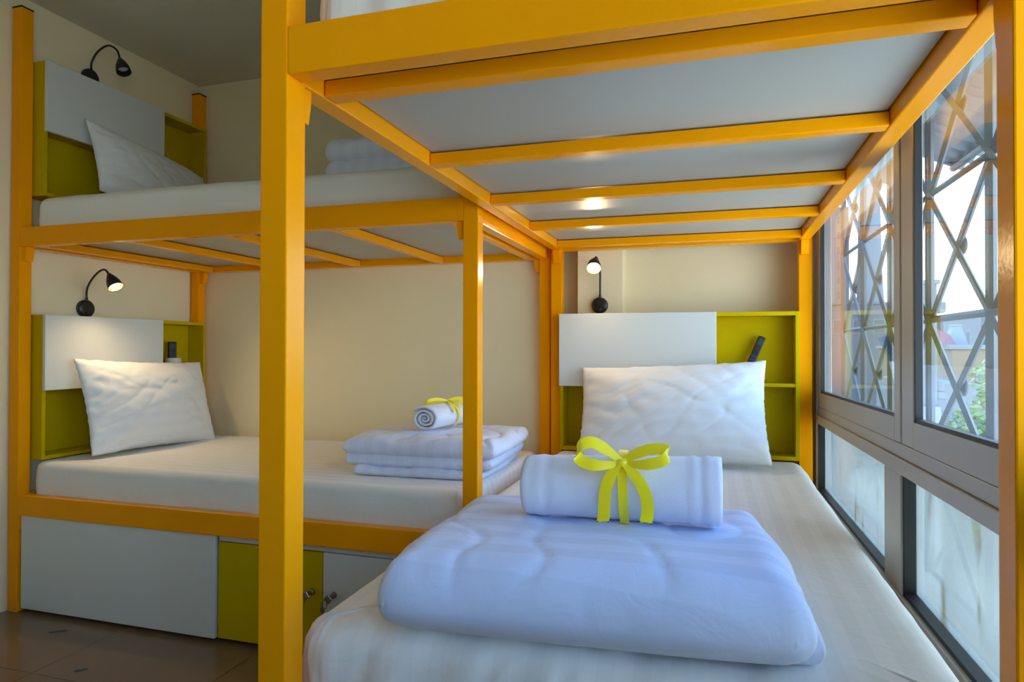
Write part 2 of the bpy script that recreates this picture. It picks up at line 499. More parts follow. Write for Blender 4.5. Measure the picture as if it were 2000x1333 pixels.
# ------------------------------------------------------------------ mattresses in fitted sheets
def mattress(label, x0, x1, y0, y1, z0, z1, m, re=.035, rc=.07, gather=None, wr=.004, group='mattresses', ov=0):
    """rounded box swept as rings; gather = function(x,y)->amplitude of vertical folds"""
    cx, cyy = (x0+x1)/2, (y0+y1)/2
    hx, hy = (x1-x0)/2, (y1-y0)/2
    N = 560
    # perimeter of rounded rectangle, param by arc length
    def ring(inset):
        r = max(rc-inset, .004) if inset < rc else .004
        a, b = hx-inset, hy-inset
        pts = []
        segs = [((a-r, -b+r), -PI/2), ((a-r, b-r), 0), ((-a+r, b-r), PI/2), ((-a+r, -b+r), PI)]
        per = [2*(b-r), 2*(a-r), 2*(b-r), 2*(a-r)]
        # sample by angle classes so that rings correspond vertex to vertex
        n4 = N//4
        for q in range(4):
            (ccx, ccy), a0 = segs[q]
            nxt = segs[(q+1) % 4][0]
            nc = 14
            for k in range(nc):
                ang = a0+PI/2*k/nc
                pts.append((ccx+r*math.cos(ang), ccy+r*math.sin(ang), math.cos(ang), math.sin(ang)))
            ex, ey = ccx+r*math.cos(a0+PI/2), ccy+r*math.sin(a0+PI/2)
            sx_, sy_ = nxt[0]+r*math.cos(a0+PI/2), nxt[1]+r*math.sin(a0+PI/2)
            ns = n4-nc
            for k in range(ns):
                t = k/ns
                pts.append((ex+(sx_-ex)*t, ey+(sy_-ey)*t, math.cos(a0+PI/2), math.sin(a0+PI/2)))
        return pts
    prof = [(ov+.012, z0), (ov+.002, z0+.012), (ov, z0+.036), (ov*.3, z0+.044)] if ov else [(.012, z0), (.002, z0+.012)]
    nh, zs0 = 7, z0+(.052 if ov else .02)
    for k in range(nh+1): prof.append((0-.004*math.sin(PI*k/nh), zs0+(z1-re-zs0)*k/nh))
    for k in range(1, 7):
        a = PI/2*k/6
        prof.append((re-re*math.cos(a), z1-re+re*math.sin(a)))
    ins = [re+.01, re+.03, re+.06, .14, .2, .27, .34, .40]
    lim = min(hx, hy)-.01
    for s in ins:
        if s < lim: prof.append((s, z1))
    prof.append((lim, z1))
    V, Fc = [], []
    for (inset, z) in prof:
        R = ring(inset)
        for (px, py, nx, ny) in R:
            X, Y = cx+px, cyy+py
            h = (z-z0)/(z1-z0)
            d = wr*nz(X, Y, z, 5.0)+wr*.5*nz(X, Y, z*2, 13.0)
            if gather and inset < re+.04:
                g = gather(X, Y)
                if g:
                    s = px*ny-py*nx+.35*(px+py)
                    w = noise.noise(Vector((s*26, h*1.1, 3.1)))+.6*noise.noise(Vector((s*55+h*2.5, h*1.5, 7.7)))
                    d += g*max(-.5, w)*(1-h*.75)
            if inset < re*.7:
                X += nx*d; Y += ny*d; Z = z
            else:
                Z = z+d*.8+.0025*nz(X, Y, 0, 2.2)
            V.append(Vector((X, Y, Z)))
    n = len(ring(0))
    for i in range(len(prof)-1):
        for k in range(n):
            Fc.append((i*n+k, i*n+(k+1) % n, (i+1)*n+(k+1) % n, (i+1)*n+k))
    Fc.append(tuple(range(n))[::-1])
    L = len(prof)-1
    Fc.append(tuple(L*n+k for k in range(n)))
    return tag(smooth_mesh('mattress', V, Fc, m, loc=(cx, cyy, z0)), label, 'mattress', group)
gA = lambda X, Y: .021 if Y < 1.04 else (.004 if X < -.6 and Y < 1.3 else 0)
mattress('white striped mattress on the lower window bunk, under the beribboned towel', -.666, .344, .936, 2.862, .4335, .608, SHEET_Y, .05, .055, gA, ov=.026)
gA2 = lambda X, Y: .012 if Y < 1.0 else 0
mattress('white mattress on the upper window bunk, mostly cut off by the photo edge', -.636, .3255, .934, 2.86, 1.5405, 1.70, SHEET_Y, .04, .06, gA2)
gB = lambda X, Y: .004 if X < -2.5 or X > -.9 else .0015
mattress('white mattress on the lower back-wall bunk, under a pillow and two-fold duvet', -2.640, -.757, 1.984, 2.902, .4335, .593, SHEET_X, .03, .05, gB)
mattress('white mattress on the upper back-wall bunk, in shade near the ceiling', -2.632, -.757, 1.984, 2.902, 1.5085, 1.667, SHEET_X, .035, .05, gB)

# ------------------------------------------------------------------ headboard cabinets
def cabinet(label, org, ux, uy, wid, dep, z0, z1, zp, wp, m0=OLV):
    """ux runs along the width, uy points from the front into the wall"""
    ux, uy, org = Vector(ux), Vector(uy), Vector(org)
    t = thing('headboard_cabinet', org+ux*wid/2+uy*dep/2+Vector((0, 0, z0)), label, 'cabinet')
    B = .016
    def bb(name, a0, a1, d0, d1, h0, h1, m=m0, par=t, bev=.001):
        p, q = org+ux*a0+uy*d0, org+ux*a1+uy*d1
        return box(name, min(p.x, q.x), max(p.x, q.x), min(p.y, q.y), max(p.y, q.y), h0, h1, m, par, bev, 1)
    bb('side_board', 0, B, 0, dep, z0, z1)
    bb('side_board', wid-B, wid, 0, dep, z0, z1)
    bb('bottom_board', B, wid-B, 0, dep, z0, z0+B)
    bb('top_board', B, wid-B, 0, dep, z1-B, z1)
    bb('back_board', B, wid-B, dep-.008, dep, z0+B, z1-B)
    bb('divider', wp-B, wp, .004, dep-.008, zp, z1-B)
    bb('shelf', wp, wid-B, .002, dep-.008, zp, zp+B*.9)
    bb('shelf', B, wp, .014, dep-.008, zp, zp+B*.9)
    d = bb('door', .0, wp+.001, -.016, -.001, zp-.010, z1+.001, WHT, t, .0012)
    return t
cabA = cabinet('olive yellow headboard cabinet at the head of the lower window bunk', (-.6425, 2.825, 0), (1, 0, 0), (0, 1, 0), .972, .102, .612, 1.206, .903, .655)
cabB = cabinet('olive yellow headboard cabinet above the lower left mattress, holding the white cup', (-2.600, 1.997, 0), (0, 1, 0), (-1, 0, 0), .898, .108, .600, 1.190, .892, .598)
cabU = cabinet('olive yellow headboard cabinet on the upper left bunk, close to the ceiling', (-2.600, 1.997, 0), (0, 1, 0), (-1, 0, 0), .898, .108, 1.675, 2.226, 1.948, .598)

# ------------------------------------------------------------------ storage below the back-wall bunk
st = thing('storage_cabinet', (-1.7, 2.4, 0), 'low storage unit of white and olive doors under the back-wall bunk', 'cabinet')
boxes('carcass', [(-2.63, -.77, 1.985, 2.0, .05, .384), (-2.63, -.77, 2.86, 2.88, .05, .384), (-2.63, -2.61, 2.0, 2.86, .05, .384), (-.79, -.77, 2.0, 2.86, .05, .384), (-1.715, -1.70, 2.0, 2.86, .05, .384)], WHT, st, .001)
box('plinth', -2.62, -.78, 2.03, 2.045, 0, .05, BLACK, st, 0)
box('bottom_panel', -2.62, -.78, 2.0, 2.86, .05, .064, WHT, st, 0)
p = box('front_panel', -2.643, -1.706, 1.950, 1.968, .016, .3845, WHT, st, .0012)
box('top_strip', -1.699, -.77, 1.964, 1.984, .3635, .3845, WHT, st, .001)
def lock(door, x, z, swing):
    V, Fc = lathe([(0, .011), (.006, .011), (.009, .009)], (x, 1.961, z), (0, -1, 0), 16)
    smooth_mesh('lock', V, Fc, METAL, door)
    bm = bmesh.new()
    c, s = math.cos(swing), math.sin(swing)
    def rot(co):
        dx, dz = co.x-x, co.z-z
        return Vector((x+dx*c-dz*s, co.y, z+dx*s+dz*c))
    bm_box(bm, x-.0025, x+.0025, 1.928, 1.951, z-.007, z+.007, .0008)
    bm_box(bm, x-.012, x+.012, 1.920, 1.9245, z-.014, z+.010, .002)
    for v in bm.verts: v.co = rot(v.co)
    bm_box(bm, x-.028, x-.014, 1.923, 1.926, z-.050, z-.030, .003)
    bm_box(bm, x-.024, x-.018, 1.923, 1.926, z-.082, z-.050, .001)
    me = bpy.data.meshes.new('key'); bm.normal_update(); bm.to_mesh(me); bm.free()
    obj('key', me, METAL, door)
    V, Fc = tube([(x+.010*math.cos(a)-.012, 1.922, z-.020+.015*math.sin(a)) for a in [2*PI*k/16 for k in range(17)]], .0013, 6)
    smooth_mesh('key_ring', V, Fc, METAL, door)
dg = box('door', -1.700, -1.2715, 1.961, 1.978, .016, .3605, OLV, st, .0012)
dg['label'] = 'olive door with a key in its lock'
lock(dg, -1.312, .224, .6)
dw = box('door', -1.2685, -.845, 1.961, 1.978, .016, .3605, WHT, st, .0012)
dw['label'] = 'white door with a key in its lock'
lock(dw, -1.226, .222, .8)
box('end_panel', -.842, -.77, 1.964, 1.984, .016, .3605, WHT, st, .001)

# ------------------------------------------------------------------ reading lamps
def lamp(label, base, n, path, tip_dir, on, rb=.037, power=1.0):
    """base centre on the wall, n wall normal, path of the gooseneck, the shade hangs from its end"""
    base, n = Vector(base), Vector(n).normalized()
    t = thing('reading_lamp', base, label, 'lamp', 'gooseneck reading lamps')
    V, Fc = lathe([(.0, rb*.96), (.003, rb), (.016, rb), (.021, rb*.93), (.024, rb*.72)], base, n, 32)
    b = smooth_mesh('wall_base', V, Fc, BLACK, t)
    V, Fc = lathe([(.0, .010), (.006, .009), (.008, .006)], base+n*.0235+Vector((0, 0, -rb*.52)), n, 14)
    smooth_mesh('switch', V, Fc, BLACK, b)
    pts = catmull(path, 14)
    rads = [.0042+.0006*(i % 2) for i in range(len(pts))]
    rads[:5] = [.0062]*5
    V, Fc = tube(pts, rads, 10)
    smooth_mesh('gooseneck', V, Fc, BLACK, t)
    d = Vector(tip_dir).normalized()
    e = Vector(path[-1])-d*.004
    L = .076
    prof = [(.0, .006), (.006, .0095), (.016, .0145), (.030, .0215), (.048, .0275), (L, .0305), (L+.001, .0295), (.052, .0262), (.036, .020), (.032, .004)]
    V, Fc = lathe(prof, e, d, 28)
    s = smooth_mesh('shade', V, Fc, BLACK, t)
    V, Fc = lathe([(.048, .0248), (L-.002, .0290)], e, d, 28, cap=False)
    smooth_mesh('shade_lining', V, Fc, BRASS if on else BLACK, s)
    V, Fc = lathe([(.050, .0245), (.056, .022), (.060, .013), (.061, .003)], e, d, 24)
    smooth_mesh('lens', V, Fc, BULB_ON if on else BULB_OFF, s)
    if on:
        ld = bpy.data.lights.new('lamp_light', 'SPOT')
        ld.energy = LAMP_W*PI*power; ld.color = (1.0, .74, .42); ld.spot_size = math.radians(172); ld.spot_blend = .6
        ld.shadow_soft_size = .02
        lo = bpy.data.objects.new('lamp_light', ld); COL.objects.link(lo)
        lo.parent = t
        lo.location = e+d*.068-base
        lo.rotation_euler = d.to_track_quat('-Z', 'Y').to_euler()
    return t
lamp('lit black gooseneck lamp on the pilaster above the window-bunk headboard', (-.482, 2.931, 1.248), (0, -1, 0),
     [(-.480, 2.915, 1.278), (-.478, 2.905, 1.33), (-.476, 2.893, 1.39), (-.479, 2.872, 1.43), (-.484, 2.838, 1.452), (-.486, 2.808, 1.440)], (.08, -.76, -.64), True, .036, .45)
lamp('lit black gooseneck lamp on the left wall over the lower bunk', (XW, 2.275, 1.231), (1, 0, 0),
     [(-2.697, 2.275, 1.262), (-2.689, 2.270, 1.32), (-2.640, 2.255, 1.364), (-2.583, 2.241, 1.393), (-2.542, 2.232, 1.396), (-2.505, 2.218, 1.374)], (.60, -.05, -.80), True, .040, .64)
lamp('unlit black gooseneck lamp near the ceiling over the upper left bunk', (XW, 2.289, 2.281), (1, 0, 0),
     [(-2.697, 2.289, 2.31), (-2.695, 2.289, 2.35), (-2.66, 2.289, 2.395), (-2.598, 2.287, 2.414), (-2.548, 2.287, 2.388), (-2.528, 2.287, 2.345)], (.42, -.1, -.9), False, .040)

# ------------------------------------------------------------------ pillows
def pillow(label, origin, ex, ey, en, W, Hh, T, seed, rot=0, flop=0, group='pillows'):
    """origin = middle of the lower edge, ex along the width, ey up the pillow, en out of its face"""
    ex, ey, en, origin = Vector(ex).normalized(), Vector(ey).normalized(), Vector(en).normalized(), Vector(origin)
    nu, nv = 84, 60
    V, Fc = [], []
    def P(u, v, s):
        # u,v in -1..1, s=+1 front / -1 back
        a = W/2*u*(1-.045*(1-v*v))
        b = Hh/2*(v*(1-.05*(1-u*u)))+Hh/2
        th = max(0, (1-abs(u)**2.4))**.62*max(0, (1-abs(v)**2.4))**.62
        edge = min(1-abs(u), 1-abs(v))
        t = T*th*(.62 if s > 0 else .38)
        w = 0
        rim = math.exp(-edge*5.5)
        # radiating creases near corners and edges
        w += .007*rim*noise.noise(Vector((u*7+seed, v*7, 1.3)))
        dd = abs(noise.noise(Vector((u*2.2+v*1.6+seed, v*1.1-u*.9, seed*.7))))
        w -= .0048*(max(0, .34-dd)/.34)**2*(1-rim)
        dd = abs(noise.noise(Vector((u*3.1-v*2.4+seed*2, v*2.0, seed*.3+4))))
        w -= .0035*(max(0, .26-dd)/.26)**2
        w += .004*noise.noise(Vector((u*5, v*5, seed)))
        t += w*min(1, edge*14)*s if s > 0 else 0
        if edge < .05: a += .0035*noise.noise(Vector((u*13, v*13, seed+9))); b += .0035*noise.noise(Vector((u*12, v*14, seed+19)))
        lean = -flop*max(0, v)**2
        if rot:
            c, s_ = math.cos(rot), math.sin(rot)
            a2, b2 = a*c-(b-Hh/2)*s_, a*s_+(b-Hh/2)*c+Hh/2
            a, b = a2, b2
        return origin+ex*a+ey*b+en*(t*s+lean)
    for s in (1, -1):
        base = len(V)
        for j in range(nv+1):
            for i in range(nu+1):
                V.append(P(-1+2*i/nu, -1+2*j/nv, s))
        for j in range(nv):
            for i in range(nu):
                q = (base+j*(nu+1)+i, base+j*(nu+1)+i+1, base+(j+1)*(nu+1)+i+1, base+(j+1)*(nu+1)+i)
                Fc.append(q if s > 0 else q[::-1])
    me = mesh_from('pillow', V, Fc, True)
    bm = bmesh.new(); bm.from_mesh(me)
    bmesh.ops.remove_doubles(bm, verts=bm.verts, dist=.0004)
    bmesh.ops.recalc_face_normals(bm, faces=bm.faces)
    bm.to_mesh(me); bm.free()
    for pl in me.polygons: pl.use_smooth = True
    return tag(obj('pillow', me, PILC, loc=origin), label, 'pillow', group)
pillow('white pillow leaning on the cabinet of the lower window bunk', (-.163, 2.585, .609), (1, -.03, .03), (0, .45, .94), (0, -.94, .45), .735, .425, .17, 1.0, .02)
pillow('white pillow leaning on the cabinet of the lower left bunk', (-2.445, 2.452, .594), (0, 1, 0), (-.235, -.05, .97), (.97, 0, .235), .70, .415, .15, 3.4, -.04)
pillow('shaded white pillow leaning on the cabinet of the upper left bunk', (-2.43, 2.46, 1.662), (0, 1, -.05), (-.33, -.03, .94), (.94, 0, .33), .66, .345, .15, 6.1, -.10)

# ------------------------------------------------------------------ folded duvets
def fold_layer(name, cx, cyy, z0, hx, hy, T, m, parent, rot=0, seed=0, n1=5.0, puff=.012, wr=.006, fold_front=True, sag=.0, zrim=.5):
    """one thick soft layer with rounded edges"""
    nu, nv = 110, 90
    V, Fc = [], []
    c, s_ = math.cos(rot), math.sin(rot)
    def sq(u, v):  # square -> rounded square
        k = .07
        return u*math.sqrt(1-k*v*v), v*math.sqrt(1-k*u*u)
    def P(u, v, s):
        # cluster samples to the rim
        uu, vv = math.sin(u*PI/2), math.sin(v*PI/2)
        a, b = sq(uu, vv)
        ru, rv = T*.60/hx, T*.62/hy
        eu, ev = max(0, 1-(1-abs(uu))/ru), max(0, 1-(1-abs(vv))/rv)
        ee = (eu**5+ev**5)**.2
        if ee > 1:      # pull the plan corners in to the rounded rim
            eu, ev, ee = eu/ee, ev/ee, 1
            if eu > 0: uu = math.copysign(1-(1-eu)*ru, uu)
            if ev > 0: vv = math.copysign(1-(1-ev)*rv, vv)
            a, b = sq(uu, vv)
        th = math.sqrt(max(0, 1-ee*ee))
        X, Y = hx*a, hy*b
        e = min(1-abs(uu), 1-abs(vv))
        rim = math.exp(-e*9)
        w = wr*noise.noise(Vector((X*7+seed, Y*7, seed)))+puff*noise.noise(Vector((X*2.7+seed, Y*2.7, 5+seed)))
        dd = abs(noise.noise(Vector((X*6+Y*3+seed, Y*5-X*2, seed*.6+2))))
        w -= wr*1.2*(max(0, .2-dd)/.2)**2
        # gathers that run in from the open ends
        if abs(uu) > .7:
            g = (abs(uu)-.7)/.3
            w += .006*g*noise.noise(Vector((Y*38, X*6, seed+3)))
        X += .010*rim*noise.noise(Vector((Y*8+seed, 1.7, .5)))*(1 if abs(uu) > abs(vv) else .0)
        Y += .006*rim*noise.noise(Vector((X*7+seed, 4.7, .5)))*(1 if abs(vv) > abs(uu) else .0)
        tk = 1-.10*vv
        if s > 0: Z = z0+T*zrim+T*(tk-zrim)*th+w*min(1, th*1.2)-sag*(abs(a)**2*.6+abs(b)**2*.4)
        else: Z = z0+T*zrim-T*zrim*th-sag*(abs(a)**2*.6+abs(b)**2*.4)*(1-th)
        if s < 0: Z = max(Z, z0)
        return Vector((cx+X*c-Y*s_, cyy+X*s_+Y*c, Z))
    for s in (1, -1):
        base = len(V)
        for j in range(nv+1):
            for i in range(nu+1):
                V.append(P(-1+2*i/nu, -1+2*j/nv, s))
        for j in range(nv):
            for i in range(nu):
                q = (base+j*(nu+1)+i, base+j*(nu+1)+i+1, base+(j+1)*(nu+1)+i+1, base+(j+1)*(nu+1)+i)
                Fc.append(q if s > 0 else q[::-1])
    me = mesh_from(name, V, Fc, True)
    bm = bmesh.new(); bm.from_mesh(me)
    bmesh.ops.remove_doubles(bm, verts=bm.verts, dist=.0003)
    bmesh.ops.recalc_face_normals(bm, faces=bm.faces)
    bm.to_mesh(me); bm.free()
    for pl in me.polygons: pl.use_smooth = True
    return obj(name, me, m, parent)
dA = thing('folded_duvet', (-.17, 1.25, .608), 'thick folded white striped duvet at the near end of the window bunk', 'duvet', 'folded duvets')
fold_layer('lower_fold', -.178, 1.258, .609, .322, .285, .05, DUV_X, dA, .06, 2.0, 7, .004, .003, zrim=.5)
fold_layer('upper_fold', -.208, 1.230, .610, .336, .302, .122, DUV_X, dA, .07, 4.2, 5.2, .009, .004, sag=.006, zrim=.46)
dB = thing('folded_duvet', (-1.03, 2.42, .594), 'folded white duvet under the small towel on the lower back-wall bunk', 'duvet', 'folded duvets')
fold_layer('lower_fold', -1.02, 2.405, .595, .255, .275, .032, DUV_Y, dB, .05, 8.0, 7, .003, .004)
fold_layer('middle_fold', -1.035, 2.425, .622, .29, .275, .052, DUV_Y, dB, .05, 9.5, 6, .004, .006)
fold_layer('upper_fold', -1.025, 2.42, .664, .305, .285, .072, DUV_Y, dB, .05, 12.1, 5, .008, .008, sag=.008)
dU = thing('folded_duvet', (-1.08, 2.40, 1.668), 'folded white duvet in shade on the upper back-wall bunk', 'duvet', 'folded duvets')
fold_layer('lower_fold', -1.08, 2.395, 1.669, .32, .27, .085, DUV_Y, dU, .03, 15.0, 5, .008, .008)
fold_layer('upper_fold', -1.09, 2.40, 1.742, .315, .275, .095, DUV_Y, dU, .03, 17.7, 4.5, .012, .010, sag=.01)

# ------------------------------------------------------------------ rolled towels with ribbons
def towel(label, p0, p1, r0, r1, flat, seed, turns=4.2, hems=(), wide=1.06, group='rolled towels'):
    """rolled towel from end p0 to end p1: a spiral of terry cloth"""
    p0, p1 = Vector(p0), Vector(p1)
    ax = (p1-p0); Ln = ax.length; ax.normalize()
    upv = Vector((0, 0, 1)); sd = ax.cross(upv).normalized(); upv = sd.cross(ax).normalized()
    t = thing('rolled_towel', (p0+p1)/2-Vector((0, 0, (r0+r1)/2*flat)), label, 'towel', group)
    nS, nL = 46, 44
    tot = int(turns*nS)
    V, Fc = [], []
    pitch = .98/turns
    def pt(i, side, l):
        th = 2*PI*i/nS
        f = 1-pitch*(turns-i/nS)      # relative radius along the spiral, outside = 1
        lr = l
        R = (r0+(r1-r0)*lr)
        thick = .0088
        r = R*max(f, .02)-(thick if side else 0)
        r = max(r, .001)
        # hems and soft dents
        for (hp, hw, hd) in hems:
            r += hd*math.exp(-((lr-hp)/hw)**2)*(0 if side else 1)
        r += (.0022*noise.noise(Vector((lr*4+seed, math.cos(th)*1.3, math.sin(th)*1.3)))+.0012*noise.noise(Vector((lr*16+seed, math.cos(th)*2, math.sin(th)*2))))*(1 if f > .8 else .5)
        # each wrap ends a little in or out of the next
        z = -Ln/2+Ln*lr
        if l in (0, 1):
            z += (1 if l else -1)*(.006*noise.noise(Vector((i/nS*1.3+seed, l*5, 2)))-.010*(1-f))
            r -= 0 if side else .0025
        a = th+seed
        cxx, czz = math.cos(a)*r*wide, math.sin(a)*r*flat
        if czz < -R*flat*.93: czz = -R*flat*.93+(czz+R*flat*.93)*.25
        czz += lr*(r1-r0)*0
        return (p0+p1)/2+ax*z+sd*cxx+upv*czz
    for side in (0, 1):
        for i in range(tot+1):
            for l in range(nL+1):
                V.append(pt(i, side, l/nL))
    off = (tot+1)*(nL+1)
    for side in (0, 1):
        b = side*off
        for i in range(tot):
            for l in range(nL):
                q = (b+i*(nL+1)+l, b+i*(nL+1)+l+1, b+(i+1)*(nL+1)+l+1, b+(i+1)*(nL+1)+l)
                Fc.append(q if side == 0 else q[::-1])
    for i in range(tot):
        for l in (0, nL):
            q = (i*(nL+1)+l, (i+1)*(nL+1)+l, off+(i+1)*(nL+1)+l, off+i*(nL+1)+l)
            Fc.append(q if l == 0 else q[::-1])
    for i in (0, tot):
        for l in range(nL):
            Fc.append((i*(nL+1)+l, off+i*(nL+1)+l, off+i*(nL+1)+l+1, i*(nL+1)+l+1))
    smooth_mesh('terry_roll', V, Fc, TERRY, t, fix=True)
    return t, ax, sd, upv

def strip(name, path, wdir, w, parent, m=RIB, thick=.0007, taper=None, notch=0):
    """flat ribbon along a path; wdir one vector or one per point"""
    path = [Vector(p) for p in path]
    n = len(path)
    if isinstance(wdir, (tuple, Vector)): wdir = [Vector(wdir)]*n
    V, Fc = [], []
    for i, p in enumerate(path):
        d = (path[min(i+1, n-1)]-path[max(i-1, 0)]).normalized()
        wd = Vector(wdir[i]); wd = (wd-d*wd.dot(d)*.6).normalized()
        nn = d.cross(wd).normalized()*thick/2
        ww = w*(taper[i] if taper else 1)
        cup = nn.normalized()*ww*.06
        for (k, cv) in ((-.5, 0), (0, .4), (.5, 0)):
            sh = d*(-notch if (notch and i == n-1 and k == 0) else 0)
            V.append(p+wd*ww*k+cup*cv+nn+sh); V.append(p+wd*ww*k+cup*cv-nn+sh)
    for i in range(n-1):
        a, b = i*6, (i+1)*6
        for k in (0, 2):
            Fc += [(a+k, a+k+2, b+k+2, b+k), (a+k+1, b+k+1, b+k+3, a+k+3)]
        Fc += [(a, b, b+1, a+1), (a+4, a+5, b+5, b+4)]
    for a in (0, (n-1)*6):
        Fc += [(a, a+1, a+3, a+2), (a+2, a+3, a+5, a+4)]
    me = mesh_from(name, V, Fc, True); fix_normals(me)
    me.set_sharp_from_angle(angle=math.radians(40))
    return obj(name, me, m, parent)

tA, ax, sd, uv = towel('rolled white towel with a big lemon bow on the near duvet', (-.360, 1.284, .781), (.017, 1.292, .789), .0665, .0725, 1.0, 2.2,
                       hems=((.10, .010, .003), (.13, .012, -.002), (.86, .008, .0028), (.93, .008, .0022), (.90, .01, -.002)))
rb = .0705
def ring_pt(a, x, extra=.0): return (x, 1.288+math.cos(a)*(rb*1.06+extra), .789+math.sin(a)*(rb+extra))
band = [ring_pt(PI+2.05+(-2*PI)*k/48, -.163+.006*math.sin(2*PI*k/48), .0015) for k in range(49)]
strip('ribbon_band', band, (1, 0, 0), .017, tA)
def px3(lst, y): return [(x, yy if yy else y, z) for (x, z, yy) in lst]
kx, kz = -.162, .848
loopL = catmull([(kx, 1.234, kz), (-.188, 1.230, .868), (-.215, 1.224, .883), (-.236, 1.216, .878), (-.244, 1.214, .862), (-.232, 1.210, .849), (-.203, 1.210, .843), (kx-.004, 1.228, kz-.003)], 6)
loopR = catmull([(kx, 1.234, kz), (-.140, 1.234, .862), (-.112, 1.234, .873), (-.086, 1.232, .875), (-.078, 1.226, .866), (-.090, 1.216, .855), (-.120, 1.216, .848), (kx+.004, 1.230, kz-.003)], 6)
tp = lambda n: [min(1, .45+1.4*min(i, n-1-i)/(n-1)*2.2) for i in range(n)]
strip('bow_loop', loopL, (.05, .50, .86), .023, tA, taper=tp(len(loopL)))
strip('bow_loop', loopR, (-.05, .50, .86), .022, tA, taper=tp(len(loopR)))
tailL = catmull([(kx-.002, 1.226, kz-.002), (-.176, 1.216, .832), (-.187, 1.207, .806), (-.190, 1.204, .782), (-.190, 1.199, .760), (-.1905, 1.186, .744)], 6)
tailR = catmull([(kx+.002, 1.226, kz-.002), (-.144, 1.218, .836), (-.124, 1.209, .812), (-.114, 1.204, .788), (-.112, 1.199, .764), (-.115, 1.186, .748)], 6)
tt = lambda n: [min(1, .4+i/(n-1)*2.2) for i in range(n)]
strip('ribbon_tail', tailL, (.95, 0, .1), .022, tA, taper=tt(len(tailL)), notch=.011)
strip('ribbon_tail', tailR, (.95, 0, -.1), .022, tA, taper=tt(len(tailR)), notch=.011)
V, Fc = lathe([(-.010, .004), (-.007, .0075), (0, .0085), (.007, .0075), (.010, .004)], (kx, 1.230, kz-.002), (1, 0, .1), 12)
smooth_mesh('knot', V, Fc, RIB, tA)

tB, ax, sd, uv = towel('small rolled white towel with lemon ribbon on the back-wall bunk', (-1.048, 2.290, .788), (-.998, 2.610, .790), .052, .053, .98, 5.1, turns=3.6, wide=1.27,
                       hems=((.88, .02, .002),))
cB = Vector((-1.024, 2.440, .789))
bandB = [cB+sd*math.cos(a)*.0675+uv*math.sin(a)*.0535 for a in [1.6+2*PI*k/40 for k in range(41)]]
strip('ribbon_band', bandB, ax, .012, tB)
kB = cB+uv*.055+sd*.010
def lo(pts): return catmull([kB+ax*a+sd*b+uv*c for (a, b, c) in pts], 6)
strip('bow_loop', lo([(0, 0, 0), (.03, .03, .012), (.05, .06, .004), (.03, .07, -.008), (0, .03, -.002), (0, .002, 0)]), uv*.8+ax*.3, .014, tB)
strip('bow_loop', lo([(0, 0, 0), (-.03, -.03, .010), (-.06, -.055, .002), (-.05, -.07, -.006), (-.02, -.03, 0), (0, -.002, 0)]), uv*.8+ax*.3, .014, tB)
strip('ribbon_tail', lo([(0, 0, 0), (-.02, .025, -.004), (-.03, .05, -.022), (-.032, .055, -.04)]), ax, .013, tB, notch=.006)
strip('ribbon_tail', lo([(0, 0, 0), (-.03, -.01, .003), (-.07, -.03, -.004), (-.09, -.045, -.014)]), ax*.3+sd, .013, tB, notch=.006)

# ------------------------------------------------------------------ small things on the shelves
def remote(label, base, d, nrm, L=.175, W=.040, T=.018):
    d, nrm, base = Vector(d).normalized(), Vector(nrm).normalized(), Vector(base)
    wv = d.cross(nrm).normalized(); nrm = wv.cross(d).normalized()
    t = thing('remote_control', base, label, 'remote control', 'air conditioner remotes')
    f = lambda co: base+wv*co.x+nrm*co.y+d*co.z
    box('case', -W/2, W/2, -T/2, T/2, 0, L, BLACK, t, .004, 3, f)
    for r in range(5):
        for c in range(3):
            x, z = (c-1)*W*.28, .045+r*.017
            box('key', x-W*.1, x+W*.1, T/2, T/2+.0015, z-.005, z+.005, REMB, t, .0008, 1, f)
    box('display', -W*.33, W*.33, T/2-.0005, T/2+.0008, L-.037, L-.013, TEALD, t, .0005, 1, f)
    return t
remote('dark remote slanting on the shelf behind the window-bunk pillow', (.118, 2.872, .9215), (.42, .08, 1), (.0, -1, .1), L=.200, W=.030)
V, Fc = lathe([(0, .030), (.002, .033), (.094, .040), (.096, .039), (.094, .037), (.006, .030), (.005, .002)], (-2.652, 2.728, .9075), (0, 0, 1), 32)
tag(smooth_mesh('cup', V, Fc, WHT, loc=(-2.652, 2.728, .9075)), 'white cup with a remote standing in it, on the left cabinet shelf', 'cup')
remote('dark remote standing upright in the white cup', (-2.657, 2.726, .9145), (-.03, .03, 1), (1, -.25, .05), L=.172, W=.040)

# ------------------------------------------------------------------ floor scuffs belong to the floor
def scuff(px, py, L, w, ang):
    V, Fc = [], []
    n = 14
    for k in range(n):
        a = 2*PI*k/n
        r = 1+.25*noise.noise(Vector((math.cos(a), math.sin(a), px)))
        x, y = math.cos(a)*L*r, math.sin(a)*w*r
        V.append((px+x*math.cos(ang)-y*math.sin(ang), py+x*math.sin(ang)+y*math.cos(ang), .0005))
    Fc = [tuple(range(n))]
    obj('scuff_mark', mesh_from('scuff_mark', V, Fc), SCUFF, fl)
scuff(-2.33, 1.86, .035, .007, .5)
scuff(-1.98, 1.66, .020, .010, .7)

